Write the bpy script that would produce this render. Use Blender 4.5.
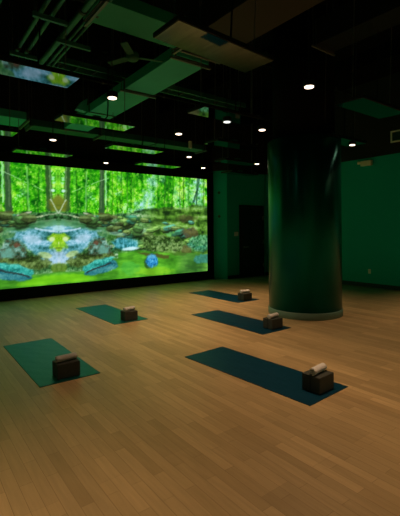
import bpy, bmesh, math, random
import numpy as np
from mathutils import Vector, Matrix
random.seed(4)
for o in list(bpy.data.objects): bpy.data.objects.remove(o, do_unlink=True)
SC = bpy.context.scene
C = SC.collection
R = math.radians

# ------------------------------------------------------------------ camera
CAM_H, F_PX, CY, PITCH, ROLL, YAW = 1.4907, 393.64, 231.65, -0.0039, -0.0102, 0.6457
fwd = np.array([math.sin(YAW)*math.cos(PITCH), math.cos(YAW)*math.cos(PITCH), math.sin(PITCH)])
_r = np.array([math.cos(YAW), -math.sin(YAW), 0.0]); _u = np.cross(_r, fwd)
right = _r*math.cos(ROLL) + _u*math.sin(ROLL)
up = -_r*math.sin(ROLL) + _u*math.cos(ROLL)
cd = bpy.data.cameras.new('camera'); cam = bpy.data.objects.new('camera', cd); C.objects.link(cam)
cam.matrix_world = Matrix(((right[0], up[0], -fwd[0], 0), (right[1], up[1], -fwd[1], 0),
                           (right[2], up[2], -fwd[2], CAM_H), (0, 0, 0, 1)))
cd.sensor_fit = 'VERTICAL'; cd.sensor_height = 36.0; cd.sensor_width = 36.0
cd.lens = F_PX/516*36.0
cd.shift_y = -(258-CY)/516
cd.clip_start = 0.05
SC.camera = cam

# ------------------------------------------------------------------ world, exposure, light levels
w = bpy.data.worlds.new('world'); SC.world = w; w.use_nodes = True
w.node_tree.nodes['Background'].inputs[0].default_value = (0.0, 0.0, 0.0, 1)
w.node_tree.nodes['Background'].inputs[1].default_value = 0.0
SC.view_settings.view_transform = 'Standard'; SC.view_settings.look = 'None'
SC.view_settings.gamma = 1.0; SC.view_settings.use_curve_mapping = False
SC.view_settings.exposure = 0.0
SCREEN_POWER = 1.12
SPOT_W = 132.0
SPOT_COL = (1.0, 0.57, 0.30)

# ------------------------------------------------------------------ materials
def nodes(name):
    m = bpy.data.materials.new(name); m.use_nodes = True
    nt = m.node_tree
    return m, nt, nt.nodes['Principled BSDF']

def mat(name, col, rough=0.6, metal=0.0, var=0.12, nscale=6.0, bump=0.0, bscale=80.0, spec=0.5):
    m, nt, b = nodes(name)
    tc = nt.nodes.new('ShaderNodeTexCoord')
    nz = nt.nodes.new('ShaderNodeTexNoise'); nz.inputs['Scale'].default_value = nscale; nz.inputs['Detail'].default_value = 4
    nt.links.new(tc.outputs['Object'], nz.inputs['Vector'])
    mx = nt.nodes.new('ShaderNodeMix'); mx.data_type = 'RGBA'
    mx.inputs[6].default_value = tuple(c*(1-var) for c in col) + (1,)
    mx.inputs[7].default_value = tuple(min(1, c*(1+var)) for c in col) + (1,)
    nt.links.new(nz.outputs['Fac'], mx.inputs[0]); nt.links.new(mx.outputs[2], b.inputs['Base Color'])
    b.inputs['Roughness'].default_value = rough; b.inputs['Metallic'].default_value = metal
    b.inputs['Specular IOR Level'].default_value = spec
    if bump:
        n2 = nt.nodes.new('ShaderNodeTexNoise'); n2.inputs['Scale'].default_value = bscale; n2.inputs['Detail'].default_value = 3
        nt.links.new(tc.outputs['Object'], n2.inputs['Vector'])
        bp = nt.nodes.new('ShaderNodeBump'); bp.inputs['Strength'].default_value = bump; bp.inputs['Distance'].default_value = 0.01
        nt.links.new(n2.outputs['Fac'], bp.inputs['Height']); nt.links.new(bp.outputs['Normal'], b.inputs['Normal'])
    return m

def emit(name, col, strength):
    m, nt, b = nodes(name)
    b.inputs['Base Color'].default_value = (0.02, 0.02, 0.02, 1)
    b.inputs['Emission Color'].default_value = tuple(col) + (1,)
    b.inputs['Emission Strength'].default_value = strength
    return m

def floor_mat():
    m, nt, b = nodes('wood_plank_floor')
    tc = nt.nodes.new('ShaderNodeTexCoord')
    mp = nt.nodes.new('ShaderNodeMapping'); mp.inputs['Rotation'].default_value = (0, 0, R(90))
    nt.links.new(tc.outputs['Object'], mp.inputs['Vector'])
    def brick(w_, h_, c1, c2, mort, off):
        br = nt.nodes.new('ShaderNodeTexBrick')
        br.inputs['Scale'].default_value = 1.0
        br.inputs['Brick Width'].default_value = w_; br.inputs['Row Height'].default_value = h_
        br.inputs['Mortar Size'].default_value = mort; br.inputs['Mortar Smooth'].default_value = 0.3
        br.inputs['Color1'].default_value = c1 + (1,); br.inputs['Color2'].default_value = c2 + (1,)
        br.inputs['Mortar'].default_value = (0.28, 0.20, 0.10, 1)
        br.offset = off; br.offset_frequency = 2
        nt.links.new(mp.outputs[0], br.inputs['Vector'])
        return br
    br = brick(0.62, 0.075, (0.43, 0.335, 0.175), (0.57, 0.455, 0.25), 0.0012, 0.37)
    br2 = brick(1.55, 0.225, (0.86, 0.85, 0.84), (1.12, 1.1, 1.08), 0.0015, 0.43)
    br2.inputs['Mortar'].default_value = (0.8, 0.77, 0.74, 1)
    nz = nt.nodes.new('ShaderNodeTexNoise'); nz.inputs['Scale'].default_value = 3.0; nz.inputs['Detail'].default_value = 6
    mp2 = nt.nodes.new('ShaderNodeMapping'); mp2.inputs['Scale'].default_value = (14, 1.2, 1)
    nt.links.new(tc.outputs['Object'], mp2.inputs['Vector']); nt.links.new(mp2.outputs[0], nz.inputs['Vector'])
    mul = nt.nodes.new('ShaderNodeMix'); mul.data_type = 'RGBA'; mul.blend_type = 'MULTIPLY'; mul.inputs[0].default_value = 1
    nt.links.new(br.outputs['Color'], mul.inputs[6]); nt.links.new(br2.outputs['Color'], mul.inputs[7])
    rp = nt.nodes.new('ShaderNodeMapRange'); rp.inputs[1].default_value = 0.3; rp.inputs[2].default_value = 0.7
    rp.inputs[3].default_value = 0.90; rp.inputs[4].default_value = 1.07
    nt.links.new(nz.outputs['Fac'], rp.inputs[0])
    mul2 = nt.nodes.new('ShaderNodeMix'); mul2.data_type = 'RGBA'; mul2.blend_type = 'MULTIPLY'; mul2.inputs[0].default_value = 1
    nt.links.new(mul.outputs[2], mul2.inputs[6]); nt.links.new(rp.outputs[0], mul2.inputs[7])
    nt.links.new(mul2.outputs[2], b.inputs['Base Color'])
    b.inputs['Roughness'].default_value = 0.42
    b.inputs['Specular IOR Level'].default_value = 0.75
    bp = nt.nodes.new('ShaderNodeBump'); bp.inputs['Strength'].default_value = 0.12; bp.inputs['Distance'].default_value = 0.004
    nt.links.new(nz.outputs['Fac'], bp.inputs['Height']); nt.links.new(bp.outputs['Normal'], b.inputs['Normal'])
    return m

M = {
 'floor': floor_mat(),
 'green_wall': mat('dark_green_wall_paint', (0.006, 0.48, 0.42), 0.7, spec=0.15, nscale=2.0, var=0.05),
 'black_wall': mat('matte_black_paint', (0.010, 0.013, 0.011), 0.8),
 'black_ceiling': mat('black_ceiling_spray', (0.0025, 0.003, 0.0028), 0.95, spec=0.1),
 'base': mat('black_baseboard', (0.012, 0.015, 0.013), 0.5),
 'column': mat('satin_dark_column_wrap', (0.002, 0.13, 0.105), 0.31, nscale=3.0, spec=0.3, metal=0.96),
 'column_black': mat('black_painted_concrete', (0.005, 0.005, 0.005), 0.95, spec=0.1),
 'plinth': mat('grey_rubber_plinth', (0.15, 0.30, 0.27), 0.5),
 'mat_navy': mat('navy_mat_rubber', (0.003, 0.065, 0.14), 0.42, metal=0.5, nscale=30, bump=0.12, bscale=260, spec=0.3),
 'mat': mat('screen_lit_mat_rubber', (0.002, 0.18, 0.19), 0.40, metal=0.6, nscale=30, bump=0.12, bscale=260, spec=0.3),  # same rubber as the navy mats, teal screen reflection painted into the colour
 'block': mat('dark_foam_block', (0.042, 0.056, 0.054), 0.7, nscale=40, var=0.3, bump=0.2, bscale=200),
 'block_pale': mat('worn_foam_block', (0.05, 0.062, 0.058), 0.7, nscale=40, var=0.3, bump=0.2, bscale=200),
 'towel': mat('white_terry_towel', (0.74, 0.80, 0.86), 0.95, nscale=60, var=0.05, bump=0.25, bscale=300),
 'glass_face': mat('polished_heater_face', (0.14, 0.18, 0.20), 0.03, metal=1.0, var=0.01),
 'heater_body': mat('black_heater_casing', (0.016, 0.017, 0.017), 0.45, metal=0.3),
 'rod': mat('dull_steel_rod', (0.20, 0.21, 0.20), 0.45, metal=0.6),
 'duct': mat('galvanised_duct_screen_green', (0.04, 0.55, 0.42), 0.6, metal=0.0, nscale=3, var=0.15),  # green light from the screen is mixed into the galvanised base colour
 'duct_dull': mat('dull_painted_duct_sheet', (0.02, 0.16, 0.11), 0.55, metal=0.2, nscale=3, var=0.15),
 'duct_mid': mat('dimmer_lit_duct_sheet', (0.02, 0.38, 0.24), 0.65, nscale=3, var=0.15),  # duct sheet again, its weaker screen light put into a darker colour
 'duct_dark': mat('shaded_duct_sheet', (0.030, 0.026, 0.016), 0.7),  # near stretch of the long duct, shade away from the screen painted in
 'duct_seam': mat('dark_duct_flange', (0.05, 0.06, 0.055), 0.5, metal=0.3),
 'pipe': mat('pipe_screen_green', (0.05, 0.24, 0.17), 0.45, metal=0.3),  # galvanised pipe coloured with the green light of the screen
 'pipe_dark': mat('black_painted_pipe', (0.010, 0.012, 0.011), 0.6, spec=0.2),
 'can': mat('black_lamp_housing', (0.015, 0.015, 0.015), 0.4),
 'lens': emit('warm_lamp_lens', (1.0, 0.78, 0.55), 5.0),
 'lens_dim': emit('white_lamp_lens', (0.95, 1.0, 0.92), 1.6),
 'door': mat('black_door_paint', (0.008, 0.010, 0.009), 0.55),
 'steel': mat('brushed_steel', (0.45, 0.46, 0.44), 0.35, metal=0.8),
 'plate': mat('ivory_plastic', (0.82, 0.86, 0.80), 0.5),
 'dark_plate': mat('dark_green_plastic', (0.03, 0.12, 0.08), 0.5),
 'slot': mat('dark_slot', (0.02, 0.02, 0.02), 0.8),
 'fixture': mat('cream_housing', (0.85, 0.88, 0.70), 0.5),
 'brass': mat('brass_fitting', (0.45, 0.40, 0.18), 0.4, metal=0.6),
 'bezel': mat('black_screen_bezel', (0.004, 0.009, 0.006), 0.8, spec=0.15),
 'fan': mat('fan_blade_screen_green', (0.015, 0.14, 0.08), 0.7),  # green spill of the screen is part of this fan colour
}

_nt = M['column'].node_tree; _tg = _nt.nodes.new('ShaderNodeTangent'); _tg.direction_type = 'RADIAL'; _tg.axis = 'Z'
_b = _nt.nodes['Principled BSDF']; _nt.links.new(_tg.outputs[0], _b.inputs['Tangent'])
_b.inputs['Anisotropic'].default_value = 0.9; _b.inputs['Anisotropic Rotation'].default_value = 0.25

# ------------------------------------------------------------------ helpers
def link(name, bm, m, parent=None, smooth=False, loc=None):
    me = bpy.data.meshes.new(name); bmesh.ops.recalc_face_normals(bm, faces=bm.faces); bm.to_mesh(me); bm.free()
    o = bpy.data.objects.new(name, me); C.objects.link(o)
    if m: me.materials.append(m)
    if smooth:
        for p in me.polygons: p.use_smooth = True
    if parent: o.parent = parent
    if loc: o.location = loc
    return o

def box(bm, x0, x1, y0, y1, z0, z1, bev=0.0, seg=2):
    b = bmesh.new()
    bmesh.ops.create_cube(b, size=1)
    for v in b.verts:
        v.co = Vector(((x0+x1)/2 + v.co.x*(x1-x0), (y0+y1)/2 + v.co.y*(y1-y0), (z0+z1)/2 + v.co.z*(z1-z0)))
    if bev: bmesh.ops.bevel(b, geom=list(b.edges), offset=bev, segments=seg, affect='EDGES', profile=0.5)
    me = bpy.data.meshes.new('t'); b.to_mesh(me); b.free(); bm.from_mesh(me); bpy.data.meshes.remove(me)

def tube(bm, a, b, r, r2=None, seg=12, cap=True):
    a, b = Vector(a), Vector(b); d = b-a
    q = Vector((0, 0, 1)).rotation_difference(d.normalized()).to_matrix().to_4x4()
    bmesh.ops.create_cone(bm, cap_ends=cap, segments=seg, radius1=r, radius2=r if r2 is None else r2, depth=d.length,
                          matrix=Matrix.Translation((a+b)/2) @ q)

def lathe(bm, prof, seg=48, c=(0, 0)):
    rings = []
    for r, z in prof:
        rings.append([bm.verts.new((c[0]+r*math.cos(2*math.pi*i/seg), c[1]+r*math.sin(2*math.pi*i/seg), z)) for i in range(seg)])
    for A, B in zip(rings, rings[1:]):
        for i in range(seg):
            bm.faces.new((A[i], A[(i+1) % seg], B[(i+1) % seg], B[i]))
    bm.faces.new(rings[0]); bm.faces.new(rings[-1])

def B(*a, **k):
    bm = bmesh.new(); box(bm, *a, **k); return bm

def tag(o, label, cat, group=None):
    o['label'] = label; o['category'] = cat
    if group: o['group'] = group
    return o

def thing(name, label, cat, loc=(0, 0, 0), group=None, rz=0.0):
    o = bpy.data.objects.new(name, None); C.objects.link(o); o.location = loc; o.rotation_euler = (0, 0, rz)
    o.empty_display_size = 0.05
    return tag(o, label, cat, group)

def struct(name, bm, m, parent=None):
    o = link(name, bm, m, parent)
    if not parent: o['kind'] = 'structure'
    return o

def dup(root, loc, label, group=None, rz=None):
    r = root.copy(); C.objects.link(r); r.location = loc; r['label'] = label
    if rz is not None: r.rotation_euler = (0, 0, rz)
    if group: r['group'] = group
    for ch in [o for o in bpy.data.objects if o.parent == root]:
        c = ch.copy(); C.objects.link(c); c.parent = r
        for g in [o for o in bpy.data.objects if o.parent == ch]:
            d = g.copy(); C.objects.link(d); d.parent = c
    return r

# ------------------------------------------------------------------ room shell
X0, X1, Y0, Y1, CZ = -2.6, 9.45, -2.5, 9.78, 5.2
AX, AY = 7.81, 9.0          # projecting corner beside the screen
struct('floor', B(X0-.2, X1+.2, Y0-.2, Y1+.2, -0.12, 0), M['floor'])
struct('ceiling', B(X0-.2, X1+.2, Y0-.2, Y1+.2, CZ, CZ+.15), M['black_ceiling'])
struct('wall_left', B(X0-.15, X0, Y0-.15, Y1+.15, 0, CZ), M['black_wall'])
struct('wall_front', B(X0, X1, Y0-.15, Y0, 0, CZ), M['green_wall'])
struct('wall_back', B(X0, 7.54, Y1, Y1+.15, 0, CZ), M['black_wall'])
struct('wall_right', B(X1, X1+.15, Y0-.15, AY, 0, 3.28), M['green_wall'])
struct('wall_right_upper', B(X1, X1+.15, Y0-.15, AY, 3.28, CZ), M['black_wall'])
def alcove_bm(z0, z1):
    bm = bmesh.new(); pts = [(7.545, 9.335), (AX, AY), (X1+.15, AY), (X1+.15, Y1+.15), (7.545, Y1+.15)]
    lo = [bm.verts.new((x, y, z0)) for x, y in pts]; hi = [bm.verts.new((x, y, z1)) for x, y in pts]
    bm.faces.new(lo); bm.faces.new(hi)
    for i in range(5): bm.faces.new((lo[i], lo[(i+1) % 5], hi[(i+1) % 5], hi[i]))
    return bm
struct('wall_alcove', alcove_bm(0, 3.28), M['green_wall'])
struct('wall_alcove_upper', alcove_bm(3.28, CZ), M['black_wall'])
struct('baseboard_right', B(X1-.012, X1, Y0, AY, 0, 0.10, bev=.003), M['base'])
struct('baseboard_alcove', B(AX, 8.30, AY-.012, AY, 0, 0.10, bev=.003), M['base'])
for i, x in enumerate([-1.2, 0.6, 2.4, 4.2, 6.0, 7.8]):
    struct('trim_%d' % (i+1), B(x-.07, x+.07, Y0, Y1, CZ-.32, CZ), M['black_ceiling'])   # roof beams

# the door in the alcove wall
d = link('door_1', B(8.37, 9.29, AY-.045, AY-.002, 0.0, 2.19, bev=.004), M['door']); d['kind'] = 'structure'
bm = bmesh.new(); box(bm, 8.30, 8.365, AY-.03, AY, 0, 2.26); box(bm, 9.295, 9.36, AY-.03, AY, 0, 2.26); box(bm, 8.365, 9.295, AY-.03, AY, 2.195, 2.26)
link('door_frame', bm, M['black_wall'], d)
bm = bmesh.new(); tube(bm, (8.46, AY-.045, .95), (8.46, AY-.10, .95), .012); tube(bm, (8.45, AY-.10, .95), (8.60, AY-.10, .95), .011)
tube(bm, (8.46, AY-.044, .95), (8.46, AY-.055, .95), .028, seg=24)
h = link('door_handle', bm, M['steel'], d, smooth=False)
for z in (0.35, 1.10, 1.86):
    bm = bmesh.new(); tube(bm, (9.293, AY-.055, z-.06), (9.293, AY-.055, z+.06), .012); link('hinge', bm, M['steel'], d)

# ------------------------------------------------------------------ column
cx, cy, cr = 5.71, 4.49, 0.632
t = thing('column', 'large round dark green column standing behind the mats on the right', 'column', (cx, cy, 0))
bm = bmesh.new(); lathe(bm, [(cr+.008, 0), (cr+.012, .004), (cr+.012, .105), (cr+.004, .115)], 96); link('plinth', bm, M['plinth'], t, True)['label'] = 'grey base ring'
bm = bmesh.new(); lathe(bm, [(cr, .115), (cr, 3.03), (cr-.012, 3.04)], 128); o = link('shaft', bm, M['column'], t, True)
bm = bmesh.new(); lathe(bm, [(cr-.10, 3.04), (cr-.10, CZ)], 64); link('upper_shaft', bm, M['column_black'], t, True)['label'] = 'narrower black upper shaft'
for o in [q for q in bpy.data.objects if q.parent == t]:
    for p in o.data.polygons:
        if len(p.vertices) > 4: p.use_smooth = False

# ------------------------------------------------------------------ the LED screen and the picture it shows
SX0, SX1, SZ0, SZ1, SY, FOLD = -1.50, 7.30, 0.262, 3.012, 9.33, 2.897

def vnoise(X, Y, seed, octaves=4, gain=0.55):
    rng = np.random.RandomState(seed); out = np.zeros_like(X); amp = 1.0; tot = 0
    for k in range(octaves):
        g = rng.rand(256, 256); fx = (X*(2**k)+17.3*k); fy = (Y*(2**k)+5.1*k)
        ix = np.floor(fx).astype(int); iy = np.floor(fy).astype(int); tx = fx-ix; ty = fy-iy
        tx = tx*tx*(3-2*tx); ty = ty*ty*(3-2*ty)
        a = g[ix % 256, iy % 256]; b = g[(ix+1) % 256, iy % 256]; c = g[ix % 256, (iy+1) % 256]; d_ = g[(ix+1) % 256, (iy+1) % 256]
        out += amp*((a*(1-tx)+b*tx)*(1-ty)+(c*(1-tx)+d_*tx)*ty); tot += amp; amp *= gain
    return out/tot

def paint(px, py, X, Z):
    """colours (sRGB 0-255) of the forest-stream picture; px, py = picture coordinates, X, Z = metres on the screen"""
    img = np.zeros(px.shape+(3,))
    n1 = vnoise(X*7, Z*7, 1, 4); n2 = vnoise(X*18, Z*18, 2, 3, .7); n3 = vnoise(X*3, Z*2.2, 3, 3); n4 = vnoise(X*26, Z*2.0, 4, 3)
    n5 = vnoise(X*2.2, Z*9, 5, 4); n6 = vnoise(X*30, Z*30, 6, 2); n7 = vnoise(X*9, Z*9, 77, 3)
    def ramp(t, cols):
        t = np.clip(t, 0, 1)*(len(cols)-1); i = np.minimum(t.astype(int), len(cols)-2); f = (t-i)[..., None]
        c = np.array(cols, float); return c[i]*(1-f)+c[i+1]*f
    def st(x, k=2.4): return np.clip((x-.5)*k+.5, 0, 1)
    def over(mask, col):
        nonlocal img
        m = np.clip(mask, 0, 1)[..., None]; img = img*(1-m)+np.asarray(col, float)*m
    def sm(a, b, x): t_ = np.clip((x-a)/(b-a), 0, 1); return t_*t_*(3-2*t_)
    def ell(x, y, rx, ry, ang=0, soft=.25, wob=.35):
        c, s = math.cos(R(ang)), math.sin(R(ang)); dx = px-x; dy = py-y
        q = np.sqrt(((dx*c+dy*s)/rx)**2+((-dx*s+dy*c)/ry)**2) + (n7-.5)*wob*2
        return 1-sm(1-soft, 1+soft, q)
    def line(x0, y0, x1, y1, w0, w1=None, wob=1.0):
        w1 = w0 if w1 is None else w1
        dx, dy = x1-x0, y1-y0; L = dx*dx+dy*dy
        t_ = np.clip(((px-x0)*dx+(py-y0)*dy)/L, 0, 1)
        dist = np.hypot(px-(x0+dx*t_)+(n7-.5)*wob*2, py-(y0+dy*t_)+(n1-.5)*wob*2); w_ = w0+(w1-w0)*t_
        return 1-sm(w_*.6, w_*1.25, dist)
    def poly(pts, soft=1.5, wob=3):
        inside = np.zeros(px.shape, bool); dmin = np.full(px.shape, 1e9)
        qx = px+(n7-.5)*wob*2; qy = py+(n1-.5)*wob*2
        for (xa, ya), (xb, yb) in zip(pts, pts[1:]+pts[:1]):
            if ya != yb:
                cond = ((ya > qy) != (yb > qy)) & (qx < (xb-xa)*(qy-ya)/(yb-ya)+xa); inside ^= cond
            L = (xb-xa)**2+(yb-ya)**2+1e-9; t_ = np.clip(((qx-xa)*(xb-xa)+(qy-ya)*(yb-ya))/L, 0, 1)
            dmin = np.minimum(dmin, np.hypot(qx-xa-(xb-xa)*t_, qy-ya-(yb-ya)*t_))
        sd = np.where(inside, dmin, -dmin); return sm(-soft, soft, sd)
    # foliage
    fol = ramp(st(n1*.5+n2*.35+n3*.3-.07, 2.6), [(8, 70, 12), (34, 132, 14), (70, 184, 18), (116, 208, 40), (186, 236, 110)])
    img[:] = fol
    over(sm(.60, .74, n2*.5+n3*.5)*.75, (160, 228, 190))
    over(sm(.56, .70, n3)*sm(.45, .6, n1)*.5, (176, 232, 60))
    over(sm(.52, .30, n3)*.35, (16, 104, 18))
    over(sm(.62, .74, n4)*.3*sm(165, 190, py), (28, 84, 20))
    over(sm(.64, .76, vnoise(X*18, Z*1.2, 14, 2))*.22, (150, 226, 120))
    over(sm(.55, .80, n6*.5+n2*.5)*.55, (196, 240, 120)); over(sm(.42, .22, n6*.6+n2*.4)*.6, (10, 74, 14))
    # sky patches
    for x, y, rx, ry, a in ((139, 213, 5.5, 9, .95), (149, 196, 4.5, 16, .7), (144, 205, 4, 8, .6), (155, 182, 3, 9, .5), (197, 188, 6, 14, .75), (200, 205, 4, 7, .5),
                            (163, 178, 2.5, 8, .4), (120, 180, 3, 5, .3), (89, 196, 3, 4, .35), (176, 200, 2.5, 12, .35), (187, 197, 2, 14, .35), (60.5, 192, 2, 2.3, .0)):
        over(ell(x, y, rx, ry, 0, .6, 1.0)*a*(.1+1.3*n2), (170, 222, 236))
    over(ell(135, 218, 6, 3)*.8, (190, 240, 40))
    # thin trunks
    rng = np.random.RandomState(8)
    for x, wd in ((76, .8), (85, 1.3), (91, .7), (108, 1.1), (112.5, .8), (117, .6), (121, .7), (127, .9), (132, .6), (158, .7), (166, .9), (169.5, 1.2), (174, .7), (180, .8), (184, 1.0), (190, .8), (204, .9)):
        over(line(x, 166, x+rng.uniform(-2.5, 2.5), 214, wd*.8, wd, .9)*rng.uniform(.3, .55), (30, 84, 22))
    over(line(86.5, 172, 85.5, 212, .7, .9, .4)*.5, (140, 216, 130))
    over(line(68, 160, 67, 209, 2.7, 3.3, .8)*.9, (42, 74, 40)); over(line(66.4, 166, 65.6, 205, .7)*.6, (120, 170, 100))
    over(line(102.3, 160, 101.7, 213, 2.2, 3.1, .6)*.92, (46, 74, 48)); over(line(105.4, 170, 106, 205, .8)*.7, (170, 226, 180))
    over(line(101.4, 168, 100.8, 208, .7)*.4, (110, 140, 96))
    over(line(199, 172, 196, 205, 1.5, 1.0)*.7, (24, 74, 36)); over(line(193, 202, 200, 184, 1.1, .7)*.75, (30, 70, 52))
    over(line(72, 192, 108, 178, .5)*.55, (176, 226, 170))
    # the hollow in the middle of the fold
    over(ell(58.3, 204, 9.5, 9, 0, .3)*.92, ramp(n5, [(44, 62, 18), (110, 116, 40), (74, 96, 34)]))
    over(ell(63.4, 191, 2.0, 1.5, 0, .4, .2)*.9, (196, 236, 226))
    over(ell(58.3, 176, 2.2, 12, 0, .5)*.4, (150, 220, 60))
    # ground and bank
    gtop = 211 + 3.5*np.sin((px-60)/26.0) + (n5-.5)*7 - 2*sm(160, 205, px)
    g = sm(-1.5, 2.0, py-gtop)
    bank = ramp(st(n5*.6+n2*.4, 2.8), [(18, 48, 20), (42, 84, 44), (72, 124, 72), (118, 164, 114), (180, 206, 176)])
    over(g, bank)
    moss = ramp(st(n5*.5+n1*.5, 2.6), [(22, 46, 18), (52, 90, 28), (92, 142, 50), (142, 188, 104)])
    over(g*sm(132, 160, px), moss)
    over(line(66, 200, 58.5, 213, .7)*.65, (190, 214, 190)); over(line(58.3, 213, 76, 217, .8)*.5, (190, 204, 170)); over(line(74, 216, 108, 224, 1.0, .8)*.75, (186, 206, 160))
    over(line(84, 213, 118, 224, .9)*.75, (206, 206, 184)); over(line(62, 220, 110, 226, 1.2)*.5, (150, 190, 150)); over(line(112, 223, 150, 230, 1.0)*.45, (150, 190, 130))
    over(ell(108, 216, 12, 2.6, 10)*.6, (84, 78, 40)); over(ell(186, 219, 10, 3.5, 0, .5, .8)*.6, (74, 70, 44)); over(ell(160, 222, 10, 2.5)*.45, (50, 80, 30))
    over(ell(140, 232, 13, 4, 4)*.65*(.5+n6), (168, 214, 170)); over(ell(165, 228, 9, 3)*.4, (130, 190, 110)); over(ell(170, 233, 5, 3.5)*.5, (110, 200, 130))
    # stream, spilling down towards the fold
    s1 = poly([(58, 222), (76, 224), (110, 231), (104, 237), (88, 244), (80, 253), (70, 262), (58, 264)], 2, 4)
    over(s1*.88, ramp(st(n5*.6+n2*.4, 2.3), [(34, 92, 90), (76, 146, 160), (132, 188, 216), (196, 222, 246)]))
    over(poly([(58, 220), (76, 221), (100, 226), (120, 228), (112, 230), (90, 230), (74, 227), (58, 226)], 1.5, 2)*.8, ramp(st(n5), [(50, 104, 58), (104, 166, 118)]))
    over(ell(58.3, 228, 6, 3, 0)*.7, (186, 224, 226)); over(line(60, 232, 80, 228, .9)*.6, (206, 226, 240))
    over(ell(58, 256, 12, 8, 0, .5, .6)*.6, (190, 208, 232)); over(ell(82, 238, 9, 4, -14, .5, .7)*.6, (190, 212, 232))
    over(poly([(96, 231), (108, 229), (136, 231), (134, 238), (110, 239), (98, 236)], 2, 4)*.75, ramp(n2, [(22, 70, 26), (66, 116, 44), (110, 150, 80)]))
    over(ell(58.3, 238, 11, 4.2, 0, .35, .6)*.9, ramp(n2, [(56, 110, 14), (128, 180, 22), (190, 220, 60)]))
    over(ell(58.3, 245, 9, 6.5, 0, .3, .5)*.85, ramp(n2, [(70, 130, 20), (140, 196, 24), (206, 226, 70)]))
    over(ell(65.5, 239, 2.6, 2.2, 0, .4, .3)*.9, (206, 226, 176)); over(ell(58.3, 243, 1.2, 1.6)*.7, (230, 236, 190))
    over(ell(61, 248, 2, 1.2)*.5, (60, 90, 20)); over(ell(72, 254, 6, 3, -18)*.6, (188, 206, 110))
    rk = np.random.RandomState(21)
    for _ in range(85):
        x = rk.uniform(84, 207); y = rk.uniform(218, 249) if x > 140 else rk.uniform(216, 236 if x > 112 else 224); rx = rk.uniform(2.2, 6.5); ry = rx*rk.uniform(.35, .6)
        hue = [(64, 104, 52), (52, 112, 84), (92, 116, 60), (66, 84, 44), (70, 132, 110), (104, 150, 70)][rk.randint(6)]
        a_ = rk.uniform(-15, 15); hue = np.array(hue, float)
        over(ell(x+.6, y+ry*.6, rx*1.05, ry, a_, .3, .4)*.75, hue*.28)
        over(ell(x, y, rx, ry, a_, .25, .5)*.8, hue*(.7+.6*n6[..., None]))
        over(ell(x-.3, y-ry*.45, rx*.7, ry*.35, a_, .5, .5)*.55, np.minimum(hue*1.7+26, 255))
    # rocks
    over(poly([(88, 247), (94, 239), (104, 238), (111, 246), (112, 256), (98, 259), (88, 254)], 1.5, 3)*.85, ramp(st(n2*.5+n7*.5), [(22, 54, 40), (70, 70, 50), (70, 116, 104), (130, 170, 160)]))
    over(ell(103, 250, 4.5, 4.5, 0, .5, .6)*.7, (110, 176, 160)); over(ell(96, 243, 2.4, 2, 0, .4)*.5, (130, 70, 56))
    over(poly([(66, 262), (78, 253), (96, 255), (112, 252), (116, 257), (104, 260), (88, 266), (74, 268)], 1.5, 3)*.85, ramp(st(n2*.5+n5*.5), [(28, 40, 16), (66, 84, 36), (110, 140, 70)]))
    over(ell(58, 268, 10, 5)*.7, ramp(n4, [(60, 84, 20), (120, 160, 40)]))
    over(poly([(113, 241), (122, 238), (136, 240), (139, 248), (126, 250), (116, 249)], 2.2, 3.5)*.85, ramp(st(n4*.5+n2*.5, 2), [(20, 84, 90), (50, 140, 160), (120, 200, 220)]))
    over(ell(131, 248.6, 8, 1.7, -6, .4, .3)*.9, (206, 240, 246)); over(ell(118, 234, 8, 2, 4)*.5, (140, 196, 180))
    over(poly([(139, 238), (150, 235), (170, 237), (184, 241), (186, 250), (166, 251), (146, 250)], 1.5, 3)*.92, ramp(st(n5*.4+n2*.6, 3), [(20, 36, 16), (50, 78, 32), (88, 122, 62), (130, 160, 100)]))
    over(ell(190, 233, 8, 5)*.75, ramp(n2, [(56, 50, 34), (110, 92, 62)])); over(ell(187, 250, 5, 5)*.7, (88, 84, 48))
    over(poly([(189, 240), (198, 235), (209, 236), (209, 251), (196, 252), (189, 248)], 1.5, 3)*.7, ramp(st(n2), [(26, 80, 56), (64, 146, 104), (120, 190, 150)]))
    # pool and grass at the foot of the picture
    pool = sm(-1, 2, py-(np.where(px < 112, 272-(px-58)*.05, np.where(px < 118, 258.0, 250.5+np.abs(px-140)*.05))+(n5-.5)*3))
    over(pool, ramp(st(n5*.5+n3*.5, 2.4), [(44, 100, 26), (78, 156, 40), (122, 204, 60)]))
    over(pool*sm(172, 186, px)*.7, ramp(st(n5*.5+n3*.5), [(46, 90, 40), (96, 150, 70)]))
    over(ell(152, 271, 22, 4)*.45, (150, 206, 40)); over(ell(70, 278, 24, 4)*.5, (126, 206, 20)); over(ell(130, 268, 9, 6)*.3, (60, 176, 90))
    over(poly([(138, 252.5), (152, 253), (170, 255), (169, 258.6), (156, 257.5), (144, 255)], 1, 1.5)*.9, (74, 78, 36))
    over(ell(147.5, 263.5, 3.2, 5)*.7, (30, 64, 40))
    over(ell(152.3, 260.6, 5.8, 6.3, 0, .22, .35), ramp(st(n2*.6+n6*.4), [(22, 84, 136), (48, 136, 190), (96, 184, 226)]))
    over(ell(151.8, 256.6, 3.8, 2, 0, .4)*.6, (120, 196, 220))
    # teal slabs
    over(poly([(85, 270), (100, 262), (108, 259.5), (116, 261), (118, 267), (108, 272.5), (92, 275), (84, 274)], 1, 1.6), ramp(st(n5*.6+n6*.4), [(24, 76, 86), (44, 116, 124), (84, 150, 150)]))
    over(poly([(83, 266.5), (95, 260.5), (110, 256.5), (115.5, 257.5), (108, 262), (96, 267.5), (86, 271.5), (83, 270)], 1, 1.6), ramp(st(n5*.6+n6*.4), [(30, 112, 104), (58, 168, 156), (120, 210, 196)]))
    over(line(87, 272, 110, 263, .9)*.8, (40, 52, 48))
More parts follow.
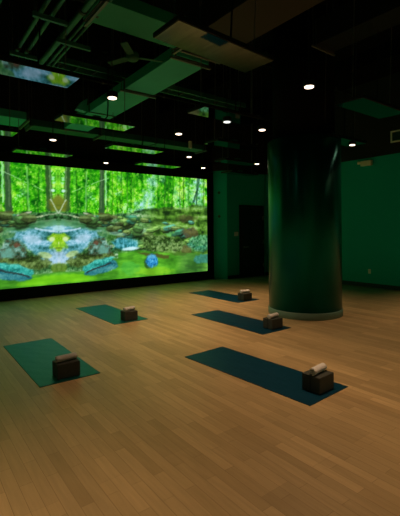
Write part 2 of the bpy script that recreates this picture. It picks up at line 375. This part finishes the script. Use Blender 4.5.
    over(poly([(195, 256), (203, 254), (209, 255), (209, 263), (199, 264), (194, 260)], 1, 2)*.9, ramp(n2, [(36, 96, 84), (80, 160, 140)]))
    over(line(186, 266, 206, 268, 1)*.4, (50, 90, 40))
    over(ell(179, 254, 8, 2)*.5, (60, 80, 34))
    return img

def screen_mesh():
    nx, nz = 262, 164
    xs = np.linspace(FOLD, SX1, nx); zs = np.linspace(SZ0, SZ1, nz)
    X, Z = np.meshgrid(xs, zs)
    P = np.stack([X, np.full_like(X, SY), Z-CAM_H], -1); dd = P@fwd
    px = 200+F_PX*(P@right)/dd; py = CY-F_PX*(P@up)/dd
    img = np.clip(paint(px, py, X, Z)/255.0, 0, 1)
    lum = img.mean(-1, keepdims=True); img = np.clip(lum+(img-lum)*1.06, 0, 1)
    lin = np.where(img <= .04045, img/12.92, ((img+.055)/1.055)**2.4)
    xl = 2*FOLD-xs[::-1][:-1]; keep = xl >= SX0
    xall = np.concatenate([xl[keep], xs]); cols = np.concatenate([lin[:, ::-1][:, :-1][:, keep], lin], 1)
    n = len(xall)
    XX, ZZ = np.meshgrid(xall, zs)
    co = np.stack([XX, np.full_like(XX, SY), ZZ], -1).reshape(-1, 3)
    i = np.arange((nz-1)*(n-1)); a = (i//(n-1))*n+i % (n-1)
    faces = np.stack([a, a+1, a+1+n, a+n], -1)
    me = bpy.data.meshes.new('display_panel')
    me.vertices.add(len(co)); me.vertices.foreach_set('co', co.ravel())
    me.loops.add(faces.size); me.loops.foreach_set('vertex_index', faces.ravel().astype(np.int32))
    me.polygons.add(len(faces)); me.polygons.foreach_set('loop_start', np.arange(0, faces.size, 4, dtype=np.int32))
    me.update(calc_edges=True)
    ca = me.color_attributes.new('picture', 'FLOAT_COLOR', 'POINT')
    rgba = np.concatenate([cols.reshape(-1, 3), np.ones((len(co), 1))], 1)
    ca.data.foreach_set('color', rgba.ravel().astype(np.float32))
    return me

m, nt, b = nodes('led_picture')
at = nt.nodes.new('ShaderNodeAttribute'); at.attribute_name = 'picture'
b.inputs['Base Color'].default_value = (0.01, 0.01, 0.01, 1); b.inputs['Roughness'].default_value = 0.6
b.inputs['Specular IOR Level'].default_value = 0.1
nt.links.new(at.outputs['Color'], b.inputs['Emission Color']); b.inputs['Emission Strength'].default_value = SCREEN_POWER
scr = thing('video_screen', 'huge wall-filling video screen showing a green forest stream with rocks', 'screen', (0, 0, 0))
me = screen_mesh(); me.materials.append(m)
o = bpy.data.objects.new('display_panel', me); C.objects.link(o); o.parent = scr
bm = bmesh.new()
box(bm, SX0-.3, SX1+.24, SY-.012, Y1-.02, SZ1, 3.24); box(bm, SX1, SX1+.24, SY-.012, Y1-.02, 0, SZ1)
box(bm, SX0-.3, SX0, SY-.012, Y1-.02, 0, SZ1); box(bm, SX0, SX1, SY-.012, Y1-.02, 0.0, SZ0)
link('frame', bm, M['bezel'], scr)['label'] = 'thick black surround'
link('cabinet', B(SX0, SX1, SY+.01, Y1-.02, SZ0, SZ1), M['bezel'], scr)

# ------------------------------------------------------------------ yoga mats, blocks, towels
def mat_bm():
    bm = bmesh.new(); nx, ny = 12, 34; W, L, T = .61, 1.715, .006
    g = [[bm.verts.new(((i/nx-.5)*W, (j/ny-.5)*L, T+.0012*math.sin(i*1.7+j*.9)*math.sin(j*.5))) for i in range(nx+1)] for j in range(ny+1)]
    top = [bm.faces.new((g[j][i], g[j][i+1], g[j+1][i+1], g[j+1][i])) for j in range(ny) for i in range(nx)]
    r = bmesh.ops.extrude_face_region(bm, geom=top)
    for v in [e for e in r['geom'] if isinstance(e, bmesh.types.BMVert)]: v.co.z = 0.0
    return bm
mats_spec = [
 (2.975, 2.965, -.053, 'dark navy yoga mat nearest the camera, front right of the room'),
 (1.33, 4.79, 0.0, 'screen-lit teal yoga mat at the left, nearest mat on the left side'),
 (2.96, 6.68, -.01, 'screen-lit teal yoga mat closest to the screen, at the left'),
 (5.72, 6.79, -.006, 'dark navy yoga mat farthest back, between the screen and the round column'),
 (4.35, 4.78, -.007, 'dark navy yoga mat in the middle row, its block end beside the column'),
]
mat0 = link('yoga_mat', mat_bm(), M['mat_navy'])
for i, (x, y, a, lab) in enumerate(mats_spec):
    o = mat0 if i == 0 else mat0.copy()
    if i: C.objects.link(o)
    if i in (1, 2):
        o.data = o.data.copy(); o.data.materials[0] = M['mat']
    o.location = (x, y, 0.0); o.rotation_euler = (0, 0, -a); tag(o, lab, 'yoga mat', 'yoga mats')

def towel_bm():
    bm = bmesh.new(); turns, r0, r1, th, L = 3.75, .006, .037, .0088, .21
    n = 74; nl = 8; ring = []
    rg = random.Random(3)
    for j in range(nl+1):
        x = (j/nl-.5)*L; row = []
        sq = 1.0+.05*math.sin(j*1.3)
        for k in range(n):
            t_ = k/(n-1); a = 2*math.pi*turns*t_; r = r0+(r1-r0)*t_
            row.append((x+.006*math.sin(a*.5+j), r*math.cos(a)*sq*1.08, r*math.sin(a)*.92))
        inner = []
        for k in range(n-1, -1, -1):
            t_ = k/(n-1); a = 2*math.pi*turns*t_; r = r0+(r1-r0)*t_-th
            inner.append((x+.006*math.sin(a*.5+j), max(r, .001)*math.cos(a)*sq*1.08, max(r, .001)*math.sin(a)*.92))
        ring.append([bm.verts.new(p) for p in row+inner])
    N = len(ring[0])
    for j in range(nl):
        for k in range(N):
            bm.faces.new((ring[j][k], ring[j][(k+1) % N], ring[j+1][(k+1) % N], ring[j+1][k]))
    for s in (0, nl):
        for k in range(n-1):
            q = (ring[s][k], ring[s][k+1], ring[s][N-2-k], ring[s][N-1-k])
            bm.faces.new(q)
    zmin = min(v.co.z for v in bm.verts)
    for v in bm.verts: v.co.z -= zmin
    return bm
block0 = link('yoga_block', B(-.115, .115, -.047, .047, 0, .150, bev=.007), M['block'])
towel0 = link('rolled_towel', towel_bm(), M['towel'], smooth=True)
first = True
where = ['on the front right mat nearest the camera', 'on the screen-lit teal mat at the left',
         'on the screen-lit teal mat closest to the screen', 'on the farthest mat at the back', 'on the middle mat beside the round column']
pos = [(3.066, 2.165, -.04), (1.328, 3.985, 0.02), (2.995, 5.875, .05), (5.74, 5.975, .06), (4.435, 3.985, .02)]
for i, (x, y, a) in enumerate(pos):
    ca, sa = math.cos(-a), math.sin(-a)
    for k, yy in enumerate((.052, .150)):
        o = block0 if first else block0.copy()
        if not first: C.objects.link(o)
        first = False
        o.location = (x-sa*yy, y+ca*yy, .0075); o.rotation_euler = (0, 0, -a)
        tag(o, '%s dark yoga block of the pair %s' % ('nearer' if k == 0 else 'farther', where[i]), 'yoga block', 'yoga blocks')
    o = towel0 if i == 0 else towel0.copy()
    if i: C.objects.link(o)
    o.location = (x-sa*.10+.0, y+ca*.10, .158); o.rotation_euler = (0, 0, -a+[.10, .12, .3, -.1, .15][i])
    tag(o, 'rolled white towel on the blocks ' + where[i], 'towel', 'rolled towels')

# ------------------------------------------------------------------ hanging infrared heater panels (checkerboard)
HZ = 3.0
def make_heater():
    t = thing('ceiling_heater_panel', '', 'heater', (0, 0, HZ))
    link('casing', B(-.52, .52, -.19, .19, .004, .045, bev=.004), M['heater_body'], t)
    link('reflective_face', B(-.512, .512, -.182, .182, 0.0, .0045), M['glass_face'], t)
    for x in (-.44, .44):
        link('crossbar', B(x-.015, x+.015, -.17, .17, .045, .065), M['rod'], t)
        bm = bmesh.new(); tube(bm, (x, 0, .065), (x, 0, CZ-HZ), .005, seg=8); link('hanging_rod', bm, M['rod'], t)
    jb = link('junction_box', B(-.05, .05, -.05, .05, .045, .105, bev=.004), M['pipe'], t)
    pts = [Vector((.05, 0, .08)), Vector((.13, .01, .085)), Vector((.18, .03, .13)), Vector((.20, .05, .30)), Vector((.20, .05, .8)), Vector((.20, .05, CZ-HZ))]
    bm = bmesh.new()
    for a_, b_ in zip(pts, pts[1:]): tube(bm, a_, b_, .009, seg=8)
    link('conduit', bm, M['pipe_dark'], t)
    return t
heater_labels = {
 (0, 0): 'heater panel reflecting bright blue water, cut by the left edge of the photo',
 (0, 2): 'short green-reflecting heater panel at the left edge, just under the wide pale duct',
 (1, -1): 'big brownish heater panel hanging nearest overhead, top centre',
 (1, 1): 'long heater panel reflecting mottled green, just below the lit lamp on the long duct',
 (1, 3): 'low heater panel just above the left part of the screen',
 (2, 0): 'dark heater panel with only its left tip lit green, upper centre',
 (2, 2): 'green-reflecting heater panel above the middle of the screen',
 (2, 4): 'thin heater panel touching the top of the screen in front of its trees',
 (3, -1): 'black heater panel hanging right of and above the round column',
 (3, 1): 'dark heater panel hanging at the left of the column top, above a smaller dark panel',
 (3, 3): 'green-reflecting heater panel above the right part of the screen, smallest bright one',
 (4, 0): 'black heater panel partly hidden behind the top of the round column',
 (4, 2): 'small dark heater panel on a long thin rod above the projecting wall corner',
 (5, 3): 'farthest dark heater panel, over the alcove door',
 (5, 1): 'black heater panel directly behind the round column',
 (5, -1): 'black heater panel at the right edge near the wall grille',
 (6, 0): 'black heater panel hanging in front of the right green wall',
 (6, 2): 'black heater panel between the column and the alcove door',
}
h0 = None
for c in range(0, 7):
    for r in range(-1, 4):
        if (c+r) % 2 or (c, r) not in heater_labels or (c, r) in ((5, -1), (5, 1), (6, 0), (6, 2)): continue
        loc = (.885+1.292*c, 3.98+1.31*r, HZ)
        if h0 is None: h0 = make_heater(); h0.location = loc; q = h0; q['label'] = heater_labels[(c, r)]; q['group'] = 'hanging heater panels'
        else: q = dup(h0, loc, heater_labels[(c, r)], 'hanging heater panels')
        q.rotation_euler = (R(1.8), 0, 0)
        if (c, r) == (1, -1): q.rotation_euler = (R(1.8), R(2.6), 0); q.location = (2.17, 2.62, 3.04)

# ------------------------------------------------------------------ downlights
def make_lamp(z, lens, name='pendant_downlight'):
    t = thing(name, '', 'downlight', (0, 0, z))
    bm = bmesh.new(); lathe(bm, [(.045, .0), (.058, .0), (.060, .004), (.060, .05), (.052, .06)], 32); link('housing', bm, M['can'], t)
    bm = bmesh.new(); lathe(bm, [(.0445, -.006), (.0445, .001)], 32); link('lens', bm, lens, t)
    bm = bmesh.new(); tube(bm, (0, 0, .06), (0, 0, CZ-z-.02), .005, seg=8); link('stem', bm, M['can'], t)
    bm = bmesh.new(); tube(bm, (0, 0, CZ-z-.02), (0, 0, CZ-z), .05, seg=20); link('ceiling_canopy', bm, M['can'], t)
    return t
def spot(parent, watts):
    ld = bpy.data.lights.new('lamp_beam', 'SPOT'); ld.energy = watts; ld.color = SPOT_COL; ld.spot_size = R(92); ld.spot_blend = 1.0; ld.shadow_soft_size = 0.04
    lo = bpy.data.objects.new('lamp_beam', ld); C.objects.link(lo); lo.parent = parent; lo.location = (0, 0, -.012)
lamps = [
 (2.035, 4.437, 'lit downlight against the long green duct, upper left'),
 (3.684, 2.81, 'brightest lit downlight, right of centre above the column'),
 (3.69, 5.46, 'lit downlight over the right part of the screen, highest of the cluster of three'),
 (4.65, 4.475, 'lit downlight just left of the top of the column'),
 (2.115, 7.07, 'lit downlight over the left part of the screen'),
 (5.03, 7.045, 'lit downlight in the middle of the cluster of three above the screen'),
 (6.22, 8.09, 'lit downlight lowest of the cluster of three, at the screen corner'),
 (6.95, 6.87, 'lit downlight left of the column and above the alcove door, the lower one'),
 (6.92, 4.285, 'lit downlight just right of the top of the column'),
 (3.84, 8.76, 'lit downlight in front of the top edge of the screen'),
]
l0 = make_lamp(2.9, M['lens'])
LZ = 2.9; K = (LZ-CAM_H)/(3.1-CAM_H)
for i, (x, y, lab) in enumerate(lamps):
    q = l0 if i == 0 else dup(l0, (x*K, y*K, LZ), lab)
    q.location = (x*K, y*K, LZ); q['label'] = lab; q['group'] = 'lit downlights'
    spot(q, SPOT_W*(.3 if y > 8 else .2 if x < 2.5 else .9 if (x, y) == (3.684, 2.81) else .12 if (x, y) == (4.65, 4.475) else .3 if x > 6.9 and y < 5 else 1.0))
for i, (x, y, lab) in enumerate([(.4, 1.9, 'lit downlight over the near left floor, beside the camera'), (3.6, .3, 'lit downlight over the near floor, right of the camera'),
                                 (1.8, -.6, 'lit downlight behind the camera'), (6.3, 1.6, 'lit downlight over the right front floor'), (8.4, 2.2, 'lit downlight near the right wall'),
                                 (-.6, 4.45, 'lit downlight over the far left floor')]):
    q = dup(l0, (x, y, LZ), lab, 'lit downlights')
    for ch in [o for o in bpy.data.objects if o.parent == q and o.type == 'LIGHT']: bpy.data.objects.remove(ch)
    spot(q, SPOT_W*(.15 if x < -.5 else 1.9 if x > 8 else 1.05))
q = make_lamp(LZ, M['lens_dim']); q.location = (3.87*K, 4.44*K, LZ); q['label'] = 'dim white downlight without a warm glow, left of the column lamp'; q['category'] = 'downlight'

# ------------------------------------------------------------------ ducts
def rect_duct(name, label, x0, x1, y0, y1, z0, z1, m, along, step=1.2, hang=True):
    t = thing(name, label, 'duct', ((x0+x1)/2, (y0+y1)/2, z0))
    ox, oy, oz = (x0+x1)/2, (y0+y1)/2, z0
    link('duct_body', B(x0-ox, x1-ox, y0-oy, y1-oy, 0, z1-oz, bev=.006), m, t)
    n = max(1, int(((y1-y0) if along == 'y' else (x1-x0))/step))
    for k in range(n+1):
        if along == 'y':
            y = y0+.02+(y1-y0-.04)*k/n-oy; fb = (x0-ox-.012, x1-ox+.012, y-.010, y+.010)
            rods = ((x0-ox-.035, y), (x1-ox+.035, y)); bar = (x0-ox-.06, x1-ox+.06, y+.012, y+.04)
        else:
            x = x0+.02+(x1-x0-.04)*k/n-ox; fb = (x-.010, x+.010, y0-oy-.012, y1-oy+.012)
            rods = ((x, y0-oy-.035), (x, y1-oy+.035)); bar = (x+.012, x+.04, y0-oy-.06, y1-oy+.06)
        link('flange', B(*fb, -.012, z1-oz+.012), M['duct_seam'], t)
        if hang and k in (0, n, n//2):
            link('hanger_bar', B(*bar, -.035, -.012), M['rod'], t)
            for rx, ry in rods:
                yy = (bar[2]+bar[3])/2 if along == 'y' else ry; xx = rx if along == 'y' else (bar[0]+bar[1])/2
                bm = bmesh.new(); tube(bm, (xx, yy, -.02), (xx, yy, CZ-oz), .005, seg=6); link('hanger_rod', bm, M['rod'], t)
    return t
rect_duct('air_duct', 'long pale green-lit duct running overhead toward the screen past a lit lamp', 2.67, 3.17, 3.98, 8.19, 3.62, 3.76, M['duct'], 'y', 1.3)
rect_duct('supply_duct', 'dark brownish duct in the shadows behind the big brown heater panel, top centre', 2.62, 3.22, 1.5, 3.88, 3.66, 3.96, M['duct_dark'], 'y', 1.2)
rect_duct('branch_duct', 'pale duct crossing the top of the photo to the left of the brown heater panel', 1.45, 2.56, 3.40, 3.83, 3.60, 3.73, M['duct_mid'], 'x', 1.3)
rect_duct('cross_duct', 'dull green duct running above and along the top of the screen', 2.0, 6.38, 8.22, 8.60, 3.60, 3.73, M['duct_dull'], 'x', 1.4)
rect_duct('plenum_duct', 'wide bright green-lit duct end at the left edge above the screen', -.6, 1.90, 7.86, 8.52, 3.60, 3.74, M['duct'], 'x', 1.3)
t = rect_duct('main_duct', 'dark duct barely visible above the front right of the room', 4.6, 5.0, -1.0, 3.4, 4.05, 4.4, M['pipe_dark'], 'y', 1.3)
# round duct at the upper left corner
t = thing('round_duct', 'round grey-green duct cut by the top left corner of the photo', 'duct', (.58, 3.9, 3.75))
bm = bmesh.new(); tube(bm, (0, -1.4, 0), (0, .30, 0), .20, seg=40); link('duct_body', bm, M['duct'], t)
for y in (-.9, -.3, .29):
    bm = bmesh.new(); tube(bm, (0, y-.012, 0), (0, y+.012, 0), .212, seg=40); link('band', bm, M['duct_seam'], t)
for y in (-.9, .2):
    bm = bmesh.new(); tube(bm, (0, y, .2), (0, y, CZ-3.75), .006, seg=6); link('hanger_rod', bm, M['rod'], t)

# ------------------------------------------------------------------ pipes on trapeze hangers
def pipe(name, label, a, b, r, m):
    a, b = Vector(a), Vector(b)
    t = thing(name, label, 'pipe', a); bm = bmesh.new(); tube(bm, (0, 0, 0), b-a, r, seg=16); link('pipe_run', bm, m, t, False)
    n = max(1, int((b-a).length/1.4))
    for k in range(n+1):
        bm = bmesh.new(); p = (b-a)*(.04+.92*k/n); dn = (b-a).normalized(); tube(bm, p-dn*.02, p+dn*.02, r+.010, seg=16)
        link('coupling', bm, M['duct_seam'], t)
    return t
G = 'pipe runs at the upper left'
pz = 3.62
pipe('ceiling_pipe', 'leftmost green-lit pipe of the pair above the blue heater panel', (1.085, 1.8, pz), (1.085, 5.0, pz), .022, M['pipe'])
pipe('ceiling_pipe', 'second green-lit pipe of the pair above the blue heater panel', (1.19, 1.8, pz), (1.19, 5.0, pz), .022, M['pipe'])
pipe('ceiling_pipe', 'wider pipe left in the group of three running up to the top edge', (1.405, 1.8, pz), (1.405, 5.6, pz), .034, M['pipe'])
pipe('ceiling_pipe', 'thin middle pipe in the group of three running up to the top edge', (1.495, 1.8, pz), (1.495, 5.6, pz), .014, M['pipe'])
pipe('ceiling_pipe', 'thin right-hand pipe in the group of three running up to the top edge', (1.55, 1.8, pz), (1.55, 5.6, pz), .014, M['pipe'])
def trapeze(x0, x1, y, label):
    t = thing('trapeze_hanger', label, 'hanger', ((x0+x1)/2, y, pz-.06), 'pipe hangers'); hw = (x1-x0)/2
    link('channel', B(-hw, hw, -.018, .018, -.022, .022), M['pipe'], t)
    for s in (-1, 1):
        bm = bmesh.new(); tube(bm, (s*(hw-.03), 0, .02), (s*(hw-.03), 0, CZ-pz+.06), .005, seg=6); link('hanging_rod', bm, M['rod'], t)
trapeze(1.0, 1.33, 3.93, 'hanger bar under the left pair of pipes, the nearer one')
trapeze(1.0, 1.33, 4.93, 'hanger bar under the left pair of pipes, just above the blue heater panel')
trapeze(1.34, 1.72, 4.32, 'hanger bar under the group of three pipes, nearer one')
trapeze(1.34, 1.72, 5.30, 'hanger bar under the group of three pipes, farther one')
# cable tray
t = thing('cable_tray', 'long pale two-rail cable tray crossing behind the long duct', 'cable tray', (1.75, 6.0, 4.0))
for y in (-.10, .12):
    link('side_rail', B(0, 3.9, y-.012, y+.012, 0, .085), M['pipe'], t)
for k in range(14):
    link('rung', B(.14+k*.28, .17+k*.28, -.09, .11, .01, .03), M['pipe_dark'], t)
for x in (.2, 2.0, 3.7):
    for y in (-.12, .14):
        bm = bmesh.new(); tube(bm, (x, y, .0), (x, y, CZ-4.0), .005, seg=6); link('hanger_rod', bm, M['rod'], t)
# black sprinkler mains
for y, z, lab in ((2.3, 4.45, 'black pipe crossing high above the near floor'), (5.0, 4.5, 'black pipe crossing high behind the top of the column'), (7.4, 4.45, 'black pipe crossing high in front of the screen')):
    pipe('sprinkler_pipe', lab, (-1.5, y, z), (9.3, y, z), .03, M['pipe_dark'])
# sprinkler head above the blue heater panel
t = thing('fire_sprinkler', 'small brass sprinkler head above the blue-reflecting heater panel', 'sprinkler', (1.20, 5.22, 3.58))
bm = bmesh.new(); tube(bm, (0, 0, 0), (0, 0, .06), .028, .012, seg=16); tube(bm, (0, 0, -.03), (0, 0, 0), .006, seg=8); tube(bm, (0, 0, -.035), (0, 0, -.03), .024, seg=16); link('nozzle', bm, M['brass'], t)
bm = bmesh.new(); tube(bm, (0, 0, .06), (0, 0, CZ-3.58), .013, seg=10); link('drop_pipe', bm, M['pipe_dark'], t)

# ceiling fan
t = thing('ceiling_fan', 'small ceiling fan with green-lit blades between the two pale ducts', 'fan', (2.14, 4.10, 3.50))
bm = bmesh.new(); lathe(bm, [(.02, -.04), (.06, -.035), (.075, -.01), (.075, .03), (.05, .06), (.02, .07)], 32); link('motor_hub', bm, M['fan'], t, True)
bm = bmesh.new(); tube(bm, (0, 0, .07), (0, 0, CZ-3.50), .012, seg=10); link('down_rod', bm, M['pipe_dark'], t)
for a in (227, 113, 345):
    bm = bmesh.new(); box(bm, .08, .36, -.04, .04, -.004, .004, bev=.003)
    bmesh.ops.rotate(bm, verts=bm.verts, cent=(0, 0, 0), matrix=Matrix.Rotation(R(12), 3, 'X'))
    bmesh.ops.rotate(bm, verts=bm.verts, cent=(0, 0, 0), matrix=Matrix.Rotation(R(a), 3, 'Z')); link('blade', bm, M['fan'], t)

# pale wedge-shaped box above the mirror panel
t = thing('duct_transition', 'small upright grey wedge hanging just above the left end of the long mirrored heater panel', 'duct fitting', (2.38, 6.35, 3.50))
bm = bmesh.new()
vs = [bm.verts.new(p) for p in ((-.09, 0, .0), (.07, 0, -.02), (.09, 0, .20), (-.01, 0, .13), (-.09, .12, .0), (.07, .12, -.02), (.09, .12, .20), (-.01, .12, .13))]
for f in ((0, 1, 2, 3), (7, 6, 5, 4), (0, 4, 5, 1), (1, 5, 6, 2), (2, 6, 7, 3), (3, 7, 4, 0)): bm.faces.new([vs[i] for i in f])
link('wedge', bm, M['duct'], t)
bm = bmesh.new(); tube(bm, (.04, .06, .15), (.04, .06, CZ-3.5), .006, seg=6); link('hanging_rod', bm, M['rod'], t)

# small upright camera-like box over the cluster of lamps
t = thing('ceiling_speaker', 'small pale upright fitting above the end of the duct by the three lamps', 'fitting', (4.85, 6.75, 3.22))
link('housing', B(-.03, .03, -.03, .03, 0, .15, bev=.01), M['fixture'], t)
bm = bmesh.new(); tube(bm, (0, 0, .15), (0, 0, CZ-3.22), .008, seg=8); link('stem', bm, M['pipe_dark'], t)

# ------------------------------------------------------------------ wall fittings
t = thing('emergency_light', 'cream box light mounted high on the dark green right wall', 'emergency light', (X1, 5.46, 3.14))
link('housing', B(-.10, 0, -.17, .11, -.06, .07, bev=.012), M['fixture'], t)
bm = bmesh.new(); tube(bm, (-.05, .11, .03), (-.05, .20, .04), .03, .042, seg=20); link('lamp_head', bm, M['fixture'], t)
t = thing('wall_grille', 'pale-framed air grille on the black upper wall at the right edge', 'air grille', (X1, 4.55, 3.55))
bm = bmesh.new(); box(bm, -.03, 0, -.30, .27, 0, .035); box(bm, -.03, 0, -.30, .27, .245, .28); box(bm, -.03, 0, .235, .27, .035, .245); box(bm, -.03, 0, -.30, -.265, .035, .245); link('frame', bm, M['plate'], t)
link('backing', B(-.008, -.001, -.27, .24, .03, .25), M['slot'], t)
for k in range(7): link('louvre', B(-.022, -.010, -.265, .235, .05+k*.028, .058+k*.028), M['duct_dull'], t)
t = thing('wall_outlet', 'ivory wall outlet low on the dark green right wall', 'outlet', (X1, 5.40, .40))
link('cover_plate', B(-.007, 0, -.036, .036, -.058, .058, bev=.002), M['plate'], t)
for z in (-.022, .022): link('socket', B(-.009, -.0065, -.016, .016, z-.012, z+.012), M['plate'], t)
t = thing('light_switch', 'pale two-gang switch plate on the green wall left of the door', 'switch', (8.17, AY, 1.36))
link('cover_plate', B(-.085, .085, -.010, 0, -.065, .065, bev=.003), M['plate'], t)
for x in (-.04, .04): link('rocker', B(x-.018, x+.018, -.015, -.009, -.035, .035, bev=.002), M['plate'], t)
for z, lab in ((2.62, 'upper small round sensor on the lit green corner wall'), (1.90, 'lower small round sensor on the lit green corner wall')):
    bm = bmesh.new(); tube(bm, (0, 0, 0), (-.025, 0, 0), .045, .035, seg=24)
    o = link('wall_sensor', bm, M['dark_plate']); o.location = (7.66, 9.19, z); o.rotation_euler = (0, 0, R(39)); tag(o, lab, 'sensor', 'wall sensors')
